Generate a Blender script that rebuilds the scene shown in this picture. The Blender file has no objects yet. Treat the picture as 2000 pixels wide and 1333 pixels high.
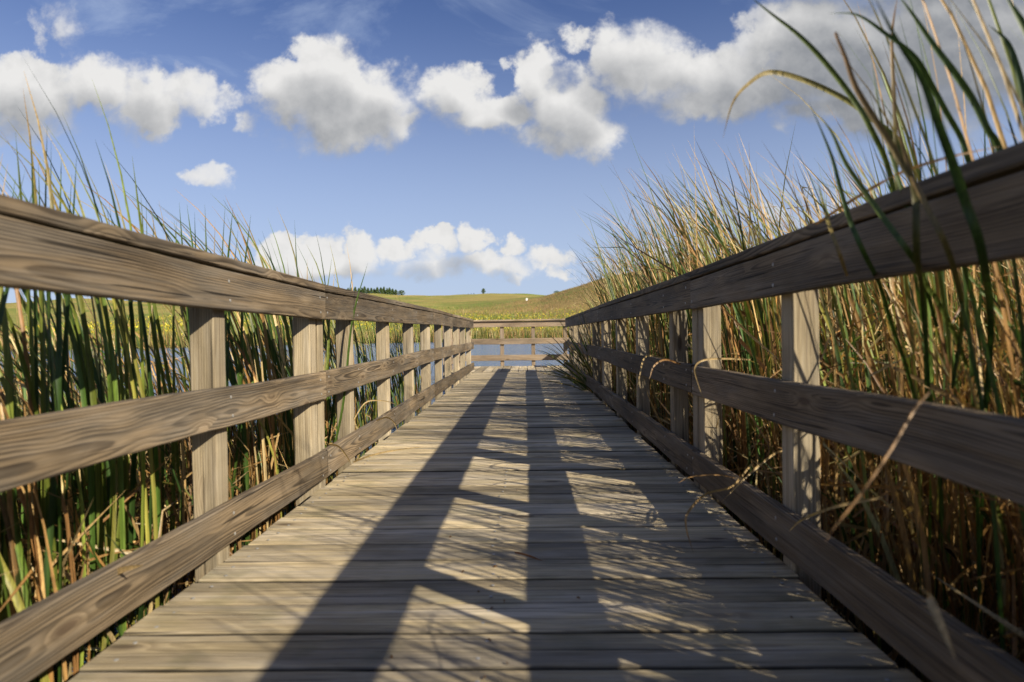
import bpy, math, random
import numpy as np
from mathutils import Matrix, Vector
random.seed(7); rng = np.random.default_rng(11)
scn = bpy.context.scene
COL = scn.collection
R = math.radians

# ------------------------------------------------------------------ camera
F = 1250.0; CX, CY = 1000.0, 666.5; CAMZ = 0.78
cam_d = bpy.data.cameras.new('camera'); cam = bpy.data.objects.new('camera', cam_d); COL.objects.link(cam)
M = Matrix.Rotation(0.0208, 4, 'Z') @ Matrix.Rotation(math.pi/2 - 0.0116, 4, 'X') @ Matrix.Rotation(-0.015, 4, 'Z')
cam.matrix_world = Matrix.Translation((0, 0, CAMZ)) @ M
cam_d.sensor_width = 36; cam_d.lens = 36*F/2000; cam_d.clip_start = 0.02; cam_d.clip_end = 9000
cam_d.dof.use_dof = True; cam_d.dof.focus_distance = 6.0; cam_d.dof.aperture_fstop = 2.7
scn.camera = cam
M3 = M.to_3x3()
def ray(px, py):
    return M3 @ Vector(((px-CX)/F, -(py-CY)/F, -1.0))
def at(px, py, Y):
    """point seen at photograph position px,py that stands Y metres ahead"""
    r = ray(px, py); return Vector((0, 0, CAMZ)) + r*(Y/r.y)

# ------------------------------------------------------------------ node helper
class N:
    def __init__(s, nt): s.nt = nt
    def node(s, t, **kw):
        n = s.nt.nodes.new(t)
        for k, v in kw.items(): setattr(n, k, v)
        return n
    def put(s, sock, v):
        if isinstance(v, bpy.types.NodeSocket): s.nt.links.new(v, sock)
        elif v is not None:
            if hasattr(sock.default_value, '__len__') and not hasattr(v, '__len__'): v = (v,)*len(sock.default_value)
            if hasattr(v, '__len__') and len(v) == 3 and len(sock.default_value) == 4: v = (*v, 1)
            sock.default_value = v
    def m(s, op, a, b=None, c=None, clamp=False):
        n = s.node('ShaderNodeMath', operation=op, use_clamp=clamp)
        s.put(n.inputs[0], a); s.put(n.inputs[1], b); s.put(n.inputs[2], c); return n.outputs[0]
    def v(s, op, a, b=None, c=None):
        n = s.node('ShaderNodeVectorMath', operation=op)
        s.put(n.inputs[0], a)
        if op == 'SCALE': s.put(n.inputs['Scale'], b)
        else: s.put(n.inputs[1], b); s.put(n.inputs[2], c)
        return n.outputs['Value'] if op in ('LENGTH', 'DOT_PRODUCT', 'DISTANCE') else n.outputs[0]
    def xyz(s, a):
        n = s.node('ShaderNodeSeparateXYZ'); s.put(n.inputs[0], a); return n.outputs
    def comb(s, x, y, z):
        n = s.node('ShaderNodeCombineXYZ')
        for i, q in enumerate((x, y, z)): s.put(n.inputs[i], q)
        return n.outputs[0]
    def noise(s, vec, scale=1, detail=4, rough=.5, dist=0, color=False, lac=2.0):
        n = s.node('ShaderNodeTexNoise'); s.put(n.inputs['Vector'], vec)
        n.inputs['Scale'].default_value = scale; n.inputs['Detail'].default_value = detail
        n.inputs['Roughness'].default_value = rough; n.inputs['Distortion'].default_value = dist
        n.inputs['Lacunarity'].default_value = lac
        return n.outputs['Color'] if color else n.outputs['Fac']
    def mix(s, f, a, b, mode='MIX'):
        n = s.node('ShaderNodeMix', data_type='RGBA', blend_type=mode)
        s.put(n.inputs[0], f); s.put(n.inputs[6], a); s.put(n.inputs[7], b); return n.outputs[2]
    def mixf(s, f, a, b):
        n = s.node('ShaderNodeMix', data_type='FLOAT')
        s.put(n.inputs[0], f); s.put(n.inputs[2], a); s.put(n.inputs[3], b); return n.outputs[0]
    def ramp(s, f, lo, hi, a=0.0, b=1.0, smooth=True):
        n = s.node('ShaderNodeMapRange', interpolation_type='SMOOTHSTEP' if smooth else 'LINEAR')
        s.put(n.inputs[0], f); s.put(n.inputs[1], lo); s.put(n.inputs[2], hi); s.put(n.inputs[3], a); s.put(n.inputs[4], b)
        return n.outputs[0]
    def attr(s, name): return s.node('ShaderNodeAttribute', attribute_name=name)
def material(name):
    m = bpy.data.materials.new(name); m.use_nodes = True; m.node_tree.nodes.clear()
    n = N(m.node_tree); out = n.node('ShaderNodeOutputMaterial'); return m, n, out
def bsdf(n, out, col, rough, bump=None, bs=.3, bd=.002, spec=.5, metal=0):
    b = n.node('ShaderNodeBsdfPrincipled'); n.put(b.inputs['Base Color'], col); n.put(b.inputs['Roughness'], rough)
    b.inputs['Specular IOR Level'].default_value = spec; b.inputs['Metallic'].default_value = metal
    if bump is not None:
        bp = n.node('ShaderNodeBump'); bp.inputs['Strength'].default_value = bs; bp.inputs['Distance'].default_value = bd
        n.put(bp.inputs['Height'], bump); n.nt.links.new(bp.outputs[0], b.inputs['Normal'])
    n.nt.links.new(b.outputs[0], out.inputs[0]); return b

# ------------------------------------------------------------------ materials
def wood(name, light, dark, grey, grey_amt, ring_amt=.55, crack=.6, knots=1.0, ringw=.0068, green=0.0, edge_dark=0.0, tonev=.46):
    m, n, out = material(name)
    wc = n.attr('wc').outputs['Vector']; rnd = n.attr('rnd').outputs['Fac']
    P = n.xyz(wc); u, v, w = P[0], P[1], P[2]
    n1 = n.noise(n.comb(n.m('MULTIPLY', u, .6), rnd, 0), 1, 2, .5)
    n2 = n.noise(n.comb(n.m('MULTIPLY', u, .55), n.m('ADD', rnd, 40.0), 3.3), 1, 2, .5)
    nd = n.noise(n.comb(n.m('MULTIPLY', u, 2.2), n.m('MULTIPLY', v, 14), n.m('MULTIPLY', w, 14)), 1, 2, .5)
    # knots: rare cells along the board
    vo = n.node('ShaderNodeTexVoronoi'); vo.inputs['Randomness'].default_value = 1
    n.put(vo.inputs['Vector'], n.comb(n.m('MULTIPLY', u, 3.0), n.m('MULTIPLY', v, 11), n.m('ADD', rnd, n.m('MULTIPLY', w, 3))))
    vo.inputs['Scale'].default_value = 1
    sel = n.m('GREATER_THAN', n.xyz(vo.outputs['Color'])[0], 1-.36*knots)
    kd = n.m('MULTIPLY', n.m('EXPONENT', n.m('MULTIPLY', n.m('POWER', vo.outputs['Distance'], 2), -20)), sel)
    core = n.m('MULTIPLY', n.ramp(vo.outputs['Distance'], .19, .09), sel)
    halo = n.m('MULTIPLY', n.ramp(vo.outputs['Distance'], .45, .12), sel)
    vv = n.m('ADD', v, n.m('MULTIPLY', n.m('SUBTRACT', n1, .5), .085))
    ww = n.m('ADD', n.m('ADD', w, .014), n.m('MULTIPLY', n.m('SUBTRACT', n2, .36), .10))
    r = n.m('SQRT', n.m('ADD', n.m('MULTIPLY', vv, vv), n.m('MULTIPLY', ww, ww)))
    r = n.m('ADD', r, n.m('MULTIPLY', n.m('SUBTRACT', nd, .5), .007))
    r = n.m('ADD', r, n.m('MULTIPLY', kd, .026))
    ph = n.m('FRACT', n.m('DIVIDE', r, ringw))
    ring = n.m('MULTIPLY', n.ramp(ph, .15, .82), n.ramp(ph, 1.0, .86))
    fib = n.noise(n.comb(n.m('MULTIPLY', u, 9), n.m('MULTIPLY', v, 420), n.m('MULTIPLY', w, 420)), 1, 3, .6)
    fib2 = n.noise(n.comb(n.m('MULTIPLY', u, 2.5), n.m('MULTIPLY', v, 90), n.m('MULTIPLY', w, 90)), 1, 3, .6)
    st = n.noise(n.comb(n.m('MULTIPLY', u, 1.7), n.m('MULTIPLY', v, 9), n.m('ADD', rnd, w)), 1, 4, .6)
    ck = n.noise(n.comb(n.m('MULTIPLY', u, 1.1), n.m('MULTIPLY', v, 75), n.m('ADD', n.m('MULTIPLY', w, 60), rnd)), 1, 1, .5)
    ckm = n.m('MULTIPLY', n.ramp(ck, .70, .735), crack)
    ring_s = n.m('MULTIPLY', ring, n.ramp(n.noise(n.comb(n.m('MULTIPLY', u, 1.3), n.m('MULTIPLY', v, 22), rnd), 1, 3, .6), .3, .62, .25, 1.0))
    base = n.mix(n.m('MULTIPLY', ring_s, ring_amt), light, dark)
    fl_ = n.noise(n.comb(n.m('MULTIPLY', u, 1.3), n.m('MULTIPLY', v, 190), n.m('MULTIPLY', w, 190)), 1, 4, .7)
    base = n.mix(n.ramp(fl_, .48, .68, 0, .8), base, dark)
    gm = n.m('MULTIPLY', n.ramp(n.m('ADD', st, n.m('MULTIPLY', n.m('SUBTRACT', fib2, .5), .5)), .35, .68), grey_amt)
    base = n.mix(gm, base, n.mix(n.m('MULTIPLY', ring_s, ring_amt), grey, tuple(c*.42 for c in grey)))
    tone = n.m('ADD', 1-tonev*.56, n.m('MULTIPLY', n.m('FRACT', n.m('MULTIPLY', rnd, 7.31)), tonev))
    tone = n.m('MULTIPLY', tone, n.mixf(.9, 1.0, n.m('ADD', .55, n.m('MULTIPLY', fib, .9))))
    tone = n.m('MULTIPLY', tone, n.m('ADD', .60, n.m('MULTIPLY', fib2, .80)))
    big = n.noise(n.comb(n.m('MULTIPLY', u, .9), n.m('MULTIPLY', v, 5), rnd), 1, 5, .65)
    tone = n.m('MULTIPLY', tone, n.ramp(big, .3, .7, .55, 1.22))
    tone = n.m('MULTIPLY', tone, n.m('SUBTRACT', 1, n.m('MULTIPLY', ckm, .8)))
    base = n.mix(n.m('MULTIPLY', halo, .35), base, (.34, .25, .15))
    base = n.mix(n.m('MULTIPLY', core, .75), base, (.07, .045, .028))
    if green: base = n.mix(n.m('MULTIPLY', n.ramp(n.noise(wc, 5, 3), .5, .7), green), base, (.12, .13, .05))
    if edge_dark: tone = n.m('MULTIPLY', tone, n.m('SUBTRACT', 1, n.m('MULTIPLY', n.attr('edge').outputs['Fac'], edge_dark)))  # tone drops on the narrow sides of each board, darkening the gaps
    c = n.v('SCALE', base, tone)
    h = n.m('SUBTRACT', n.m('ADD', n.m('MULTIPLY', ring, -.35), n.m('MULTIPLY', fib, .7)), n.m('MULTIPLY', ckm, 2.2))
    h = n.m('ADD', h, n.m('MULTIPLY', fib2, .8))
    bsdf(n, out, c, .82, h, .55, .0016, .25)
    return m
W_RAIL = wood('rail_wood', (.225, .165, .10), (.028, .019, .012), (.15, .132, .108), .6, .85, 1.0, 1.3)
W_POST = wood('post_wood', (.46, .375, .24), (.20, .145, .085), (.37, .325, .255), .6, .5, .7, .9, .009)
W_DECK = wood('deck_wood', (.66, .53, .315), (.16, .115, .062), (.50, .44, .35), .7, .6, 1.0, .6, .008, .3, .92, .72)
W_FAR = wood('far_rail_wood', (.40, .30, .20), (.17, .115, .07), (.33, .28, .22), .5)

def leafmat():
    m, n, out = material('cattail_leaf')
    c = n.attr('col').outputs['Color']
    pos = n.node('ShaderNodeNewGeometry').outputs['Position']
    ns = n.noise(n.v('MULTIPLY', pos, (210, 210, 5)), 1, 3, .6)
    c = n.v('SCALE', c, n.ramp(ns, .3, .7, .65, 1.3))
    b = n.node('ShaderNodeBsdfPrincipled'); n.put(b.inputs['Base Color'], c); b.inputs['Roughness'].default_value = .45
    b.inputs['Specular IOR Level'].default_value = .4
    t = n.node('ShaderNodeBsdfTranslucent'); n.put(t.inputs[0], n.v('MULTIPLY', c, (1.1, 1.15, .7)))
    mx = n.node('ShaderNodeMixShader'); mx.inputs[0].default_value = .22
    n.nt.links.new(b.outputs[0], mx.inputs[1]); n.nt.links.new(t.outputs[0], mx.inputs[2]); n.nt.links.new(mx.outputs[0], out.inputs[0])
    return m
LEAF = leafmat()
def screwmat():
    m, n, out = material('galvanised_screw'); bsdf(n, out, (.36, .35, .33), .5, metal=.4); return m
SCREW = screwmat()
def watermat():
    m, n, out = material('pond_water')
    pos = n.node('ShaderNodeNewGeometry').outputs['Position']
    w1 = n.noise(n.v('MULTIPLY', pos, (1.0, 2.2, 1)), 2.2, 4, .55, .3)
    w2 = n.noise(n.v('MULTIPLY', pos, (.25, .8, 1)), .8, 3, .5)
    w3 = n.noise(pos, 14, 2, .5)
    h = n.m('ADD', n.m('ADD', w1, n.m('MULTIPLY', w2, 1.5)), n.m('MULTIPLY', w3, .12))
    bsdf(n, out, (.055, .12, .26), .14, h, .8, .09, .5)
    return m
def groundmat():
    m, n, out = material('prairie_ground')
    pos = n.node('ShaderNodeNewGeometry').outputs['Position']
    br = n.attr('brown').outputs['Fac']; mud = n.attr('mud').outputs['Fac']
    n1 = n.noise(n.v('MULTIPLY', pos, (.7, 1, 1)), .03, 5, .62, .4)
    n2 = n.noise(pos, .35, 6, .7); n3 = n.noise(n.v('MULTIPLY', pos, (1, .4, 1)), 2.2, 4, .7)
    c = n.mix(n.ramp(n1, .35, .65), (.17, .225, .045), (.37, .31, .095))
    c = n.mix(n.m('MULTIPLY', n.ramp(n2, .45, .7), .55), c, (.33, .20, .085))
    c = n.mix(n.m('MULTIPLY', br, n.ramp(n.m('ADD', n1, n.m('MULTIPLY', n2, .5)), .45, .85, .2, .75)), c, (.29, .18, .08))
    c = n.v('SCALE', c, n.ramp(n3, .3, .7, .7, 1.25))
    c = n.mix(mud, c, (.022, .018, .012))
    bsdf(n, out, c, .95, n.m('ADD', n2, n3), .6, .6, .1)
    return m

# ------------------------------------------------------------------ objects
def link(name, me, mat=None, parent=None):
    o = bpy.data.objects.new(name, me); COL.objects.link(o)
    if mat: me.materials.append(mat)
    if parent: o.parent = parent
    return o
def tag(o, label=None, cat=None, group=None, kind=None):
    if label: o['label'] = label
    if cat: o['category'] = cat
    if group: o['group'] = group
    if kind: o['kind'] = kind
    return o
def empty(name, loc): 
    o = bpy.data.objects.new(name, None); o.location = loc; COL.objects.link(o); return o
def add_attr(me, name, typ, data):
    a = me.attributes.new(name, typ, 'POINT')
    a.data.foreach_set({'FLOAT': 'value', 'FLOAT_VECTOR': 'vector', 'FLOAT_COLOR': 'color'}[typ], np.asarray(data, np.float32).ravel())
def mesh_np(name, V, Fq, smooth=False, ngons=()):
    me = bpy.data.meshes.new(name)
    V = np.asarray(V, float); Fq = [tuple(map(int, f)) for f in Fq] if not isinstance(Fq, np.ndarray) else Fq.tolist()
    me.from_pydata(V.tolist(), [], list(Fq)+list(ngons)); me.update()
    if smooth: me.polygons.foreach_set('use_smooth', [True]*len(me.polygons))
    return me
BRD = [0]
class Boards:
    """timbers gathered into one part; each gets its own grain"""
    def __init__(s): s.V = []; s.F = []; s.W = []; s.R = []; s.E = []; s.n = 0
    def add(s, path, up, width, thick, seg=.12, ch=.004, jit=.0012, wav=0.0, face='w', warp=None):
        """path: list of centre points; up: direction of the width; box of width x thick"""
        BRD[0] += 1; rd = random.random()*37
        P = [Vector(p) for p in path]; up = Vector(up).normalized()
        L = [0]
        for a, b in zip(P, P[1:]): L.append(L[-1]+(b-a).length)
        nst = max(2, int(L[-1]/seg)+1); ts = [L[-1]*i/(nst-1) for i in range(nst)]
        uoff = random.random()*40; voff = random.uniform(-.05, .05)
        prof = [(-.5, -.5, 1, 0), (-.5, -.5, 0, 1), (-.5, .5, 0, -1), (-.5, .5, 1, 0), (.5, .5, -1, 0), (.5, .5, 0, -1), (.5, -.5, 0, 1), (.5, -.5, -1, 0)]
        k1, k2 = random.random()*9, random.random()*9
        for t in ts:
            i = max(j for j in range(len(L)-1) if L[j] <= t+1e-9)
            f = (t-L[i])/max(1e-9, L[i+1]-L[i]); c = P[i].lerp(P[i+1], f); d = (P[i+1]-P[i]).normalized()
            side = d.cross(up).normalized(); u2 = side.cross(d).normalized()
            off = wav*(math.sin(t*2.1+k1)+.6*math.sin(t*5.3+k2))
            for (a, b, ca, cb) in prof:
                wv = a*width+ca*ch + random.gauss(0, jit)*(1 if abs(ca) else .6); tv = b*thick+cb*ch + random.gauss(0, jit*.35)
                q = c + u2*(wv+off) + side*tv
                if warp: q = warp(q)
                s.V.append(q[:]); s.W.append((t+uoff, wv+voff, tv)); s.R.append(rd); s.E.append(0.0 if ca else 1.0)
        for i in range(nst-1):
            for j in range(8):
                a = s.n+i*8+j; b = s.n+i*8+(j+1) % 8; s.F.append((a, b, b+8, a+8))
        s.F.append(tuple(s.n+j for j in range(7, -1, -1))); e = s.n+(nst-1)*8; s.F.append(tuple(e+j for j in range(8)))
        s.n += nst*8; return s
    def build(s, name, mat, parent):
        me = bpy.data.meshes.new(name); me.from_pydata(s.V, [], s.F); me.update()
        add_attr(me, 'wc', 'FLOAT_VECTOR', s.W); add_attr(me, 'rnd', 'FLOAT', s.R); add_attr(me, 'edge', 'FLOAT', s.E)
        o = link(name, me, mat); o.parent = parent; return o

def screw_mesh():
    V = []; Fq = []; k = 10
    for r, z in ((.0058, 0), (.0058, .0012), (.0042, .0022)):
        for i in range(k): a = i*2*math.pi/k; V.append((r*math.cos(a), r*math.sin(a), z))
    for l in range(2):
        for i in range(k): Fq.append((l*k+i, l*k+(i+1) % k, (l+1)*k+(i+1) % k, (l+1)*k+i))
    Fq.append(tuple(range(2*k, 3*k)))
    me = mesh_np('screw', V, Fq); me.materials.append(SCREW); return me
SM = screw_mesh()
def screw(parent, loc, nrm):
    o = bpy.data.objects.new('screw', SM); COL.objects.link(o); o.parent = parent
    o.matrix_local = Matrix.Translation(loc) @ Vector(nrm).to_track_quat('Z', 'Y').to_matrix().to_4x4()
    return o

# ------------------------------------------------------------------ boardwalk
XL, XR = -1.05, .815
WATER = -.32
def zsag(side, y):
    a = -.026 if side < 0 else -.010
    if y < 3.3: return a*max(0, min(1, (y-1.0)/2.3))
    return a*max(0, 1-(y-3.3)/4.5) - (.0 if y < 8 else .004)
bw = empty('boardwalk', (0, 6, WATER)); bw.location = (0, 0, 0)
tag(bw, 'weathered grey-brown timber boardwalk floor running out over the pond to a platform', 'boardwalk')
dk = Boards(); y = -2.6; edges = []
yy = 1.482-.181*22
while yy < 13.05:
    pit = .181+random.uniform(-.004, .004); edges.append(yy)
    wd = pit-.004-random.random()**2*.008
    zc = -.019+random.gauss(0, .0022)
    e1 = random.uniform(-.012, .012)
    dk.add([(XL-.015+e1, yy+pit/2, zc), (XR+.035+e1, yy+pit/2+random.gauss(0, .0015), zc+random.gauss(0, .001))], (0, 1, 0), wd, .038, .10, .006, .0012)
    yy += pit
main_end = yy
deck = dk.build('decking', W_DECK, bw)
PX0, PX1, PY0, PY1 = -1.62, 1.75, main_end+.004, 15.35
dp = Boards(); x = PX0
while x < PX1-.02:
    dp.add([(x+.09, PY0, -.015), (x+.09, PY1+random.uniform(-.01, .01), -.015+random.gauss(0, .003))], (1, 0, 0), .176, .038, .3)
    x += .184
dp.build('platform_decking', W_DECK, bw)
for x_ in (XL+.03, -.12, XR-.03):
    Boards().add([(x_, -2.5, -.14), (x_, PY1-.1, -.14)], (0, 0, 1), .19, .04, .6).build('joist', W_POST, bw)
Boards().add([(PX0, PY1-.05, -.14), (PX1, PY1-.05, -.14)], (0, 0, 1), .19, .038, .6).build('rim_beam', W_POST, bw)
Boards().add([(PX0, PY0+.05, -.142), (PX1, PY0+.05, -.142)], (0, 0, 1), .18, .038, .6).build('rim_beam', W_POST, bw)
cnt = 0; restV = []; restF = []
for ye in edges:
    for xs in (XL+.05, XL+.052, -.12, XR-.03):
        if xs == XL+.052: continue
        for dy in (.045, .13):
            px_ = xs+random.gauss(0, .006); py_ = ye+dy+random.gauss(0, .005)
            if 1.3 < py_ and cnt < 96: screw(bw, (px_, py_, .0012), (0, 0, 1)); cnt += 1
            elif py_ > 1.3:
                b0 = len(restV)
                for i in range(6): a = i*math.pi/3; restV.append((px_+.005*math.cos(a), py_+.005*math.sin(a), .0022))
                restF.append(tuple(range(b0, b0+6)))
o = link('screws', mesh_np('screws', restV, restF), SCREW, bw); o['kind'] = 'stuff'

YPL = [-.95, .12, 1.16, 2.216, 3.22, 3.345, 3.95, 5.02, 6.13, 7.14, 7.235, 8.25, 9.25, 10.36, 11.5, 12.68]
YPR = [-1.1, -.02, .985, 2.07, 3.10, 3.215, 3.74, 4.89, 5.98, 7.03, 7.13, 8.1, 9.2, 10.3, 11.4, 12.5]
def railing(side, X, YP, label, joints, topjoints):
    root = empty('railing', (X, 6, 0)); root.location = (0, 0, 0)
    tag(root, label, 'railing', 'timber railings along the boardwalk')
    s = side; inner = X
    for k, yp in enumerate(YP):
        w = .089; xx = X+s*(.038+.001+w/2)+random.uniform(0, .002)*s
        ln = random.uniform(-.004, .004)
        t = random.uniform(.086, .092)
        Boards().add([(xx+ln, yp+.0445, -.62), (xx, yp+.0445, .9+.13+zsag(s, yp))], (1, 0, 0), w, t, .15, .005).build('post', W_POST, root)
    def run(zc, js, name, wd=.14, th=.038, wav=.0015, xoff=0, up=(0, 0, 1), gap=.0025):
        for a, b in zip(js, js[1:]):
            n = max(2, int((b-a)/.5)+1)
            dz = random.gauss(0, .002); dx = random.gauss(0, .0012)
            pts = [(inner+s*(.019+xoff)+dx, a+gap+(b-a-2*gap)*i/(n-1), zc+dz+zsag(s, a+(b-a)*i/(n-1))) for i in range(n)]
            r = Boards().add(pts, up, wd, th, .08, .004, .0009, wav).build(name, W_RAIL, root)
            if name != 'rail_cap':
                for yp in YP:
                    for e in (-.04, .037):
                        ys = yp+.0445+random.gauss(0, .007)
                        if a+.02 < ys < b-.02 and yp > .9 and yp < 9.5:
                            screw(r, (inner-s*.0004+dx, ys, zc+dz+e+zsag(s, ys)+random.gauss(0, .004)), (-s, 0, 0))
    run(.968, topjoints, 'top_rail')
    run(.55, joints, 'middle_rail', wav=.003)
    run(.135, joints, 'kerb_rail', wav=.002)
    # cap lies flat on the top board
    run(1.0625, topjoints[:1]+topjoints[1:], 'rail_cap', wd=.14, th=.037, wav=.0, xoff=.050, up=(1, 0, 0))
    return root
rl = railing(-1, XL, YPL, 'sunlit weathered timber railing along the left side of the boardwalk', [-1.4, 3.35, 7.31, 13.05], [-1.4, 3.35, 7.31, 9.25, 13.05])
rr = railing(1, XR, YPR, 'shaded timber railing in front of the dry reeds, right side of the boardwalk', [-1.4, 3.17, 7.1, 13.0], [-1.4, 3.17, 7.1, 13.0])

# platform railing
pr = empty('railing', (0, 15.3, 0)); pr.location = (0, 0, 0)
tag(pr, 'sunlit brown timber railing closing the far end of the platform over the water', 'railing', 'timber railings along the boardwalk')
FY = PY1+.0
dz = .035
for (a, b) in (((PX0, FY), (PX1, FY)), ((PX0, PY0+.25), (PX0, FY)), ((PX1, PY0+.25), (PX1, FY))):
    A = Vector((a[0], a[1], 0)); B = Vector((b[0], b[1], 0)); nrm = (B-A).normalized().cross(Vector((0, 0, 1)))
    if A.y != B.y: o1 = .02 if A.x < 0 else -.02
    cut = .0 if A.y == B.y else .06
    for zc, nm, wd in ((.972, 'top_rail', .14), (.56, 'middle_rail', .14), (.165, 'lower_rail', .14)):
        d = (B-A).normalized()
        Boards().add([A+Vector((0, 0, zc+dz)), B-d*cut+Vector((0, 0, zc+dz))], (0, 0, 1), wd, .038, .3, .004, .0012, .002).build(nm, W_FAR, pr)
    Boards().add([A+Vector((0, 0, 1.0625+dz))-d*0, B-d*(cut+.05)+Vector((0, 0, 1.0625+dz))], nrm, .14, .036, .3, .004, .0012).build('rail_cap', W_FAR, pr)
for xp in (PX0+.02, -.56, .19, .96, PX1-.02):
    Boards().add([(xp, FY+.066, -.7), (xp, FY+.066, 1.02)], (1, 0, 0), .089, .089, .3).build('post', W_FAR, pr)
for xp in (PX0, PX1):
    for yp in (PY0+.3, PY0+1.25):
        sx = -.066 if xp < 0 else .066
        Boards().add([(xp+sx, yp, -.7), (xp+sx, yp, 1.02)], (1, 0, 0), .089, .089, .3).build('post', W_FAR, pr)

# ------------------------------------------------------------------ terrain
def sm(t): t = np.clip(t, 0, 1); return t*t*(3-2*t)
def shoreY(x): return 97-26*sm((-x-8)/48)+2.0*np.sin(x*.13)
def ground(x, y):
    x = np.asarray(x, float); y = np.asarray(y, float)
    s1 = y-shoreY(x)
    s2 = (x-(9+.22*np.abs(y)))*.9
    s3 = -x-140.0
    s4 = -y-12
    s = np.maximum(np.maximum(s1, s2), np.maximum(s3, s4))
    # the bed beside the walk is a muddy shelf just under the water
    zh = np.interp(s1, [-200, -10, 0, 5, 25, 60, 160, 300, 360, 700, 3000], [-1.3, -1.2, -.33, .1, 1.5, 3.9, 11.5, 23, 28.2, 28.5, 20])
    az = x/np.maximum(y, 1)
    zh = zh + np.where(s1 > 200, (s1-200).clip(0, 160)/160*(1.2*np.sin(az*28+2.2)), 0)
    near = np.interp(s, [-200, -8, 0, 10, 200], [-1.3, -1.2, -.33, .2, 3])
    zh = zh+np.where(s1 > 60, 1.1*np.sin(x*.045+y*.02+.8)*np.clip((s1-60)/80, 0, 1)*np.clip((380-s1)/80, 0, 1), 0)
    z = np.where(s1 > -3, zh, np.minimum(near, 3))
    z = np.where((s1 > -3) & (s1 < 10), np.maximum(z, np.where(s2 > 0, near, -9)), z)
    X = x*260/np.maximum(y, 60)
    bump = np.interp(X, [-60, -30, 6, 13, 28, 60, 110, 250], [0, .3, 2.8, 4.6, 8.6, 16, 23, 28])*np.exp(-((y-265)/62)**2)
    z = z + bump
    shelf = (x > .95) & (x < 40) & (y < 13.5) & (y > -12)
    z = np.where(shelf, np.maximum(z, -.27+.03*np.sin(x*3)*np.cos(y*2.3)), z)
    return z
ths = np.concatenate([np.linspace(-math.pi, -1.0, 40, endpoint=False), np.linspace(-1.0, 1.0, 420), np.linspace(1.0, math.pi, 40)[1:]])
rs = np.concatenate([[.01], np.linspace(.6, 16, 60), np.geomspace(16.5, 80, 40), np.linspace(82, 470, 190), np.geomspace(480, 6000, 25)])
TT, RR = np.meshgrid(ths, rs); GX = RR*np.sin(TT); GY = RR*np.cos(TT); GZ = ground(GX, GY)
GZ += np.where(RR > 110, .25*np.sin(GX*.21+1)*np.sin(GY*.17), 0)
nr, nt = GX.shape
V = np.stack([GX, GY, GZ], -1).reshape(-1, 3)
I = (np.arange(nr-1)[:, None]*nt+np.arange(nt-1)[None, :]).ravel()
me = mesh_np('ground', V, np.stack([I, I+1, I+nt+1, I+nt], -1), True)
X_ = GX*260/np.maximum(GY, 60)
brown = (np.interp(X_, [-40, 5, 40], [0, .75, 1])*np.exp(-((GY-235)/85)**2)).ravel()
brown = np.maximum(brown, .25*np.exp(-((GY.ravel()-330)/60)**2))
add_attr(me, 'brown', 'FLOAT', brown); add_attr(me, 'mud', 'FLOAT', (GZ.ravel() < .0).astype(float))
g = link('ground', me, groundmat()); tag(g, 'rolling prairie hills, green and rust brown, beyond the pond', None, None, 'structure')
# water sheet
wv = [(-400, -60, WATER), (400, -60, WATER), (400, 130, WATER), (-400, 130, WATER)]
wo = link('water', mesh_np('water', wv, [(0, 1, 2, 3)]), watermat()); tag(wo, 'rippled blue pond water around the boardwalk', None, None, 'structure')
def hit(px, py, t0=100):
    r = ray(px, py); t = t0
    while t < 900:
        p = Vector((0, 0, CAMZ))+r*t
        if float(ground(p.x, p.y)) >= p.z: return p
        t += 1.0
    return None

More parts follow.
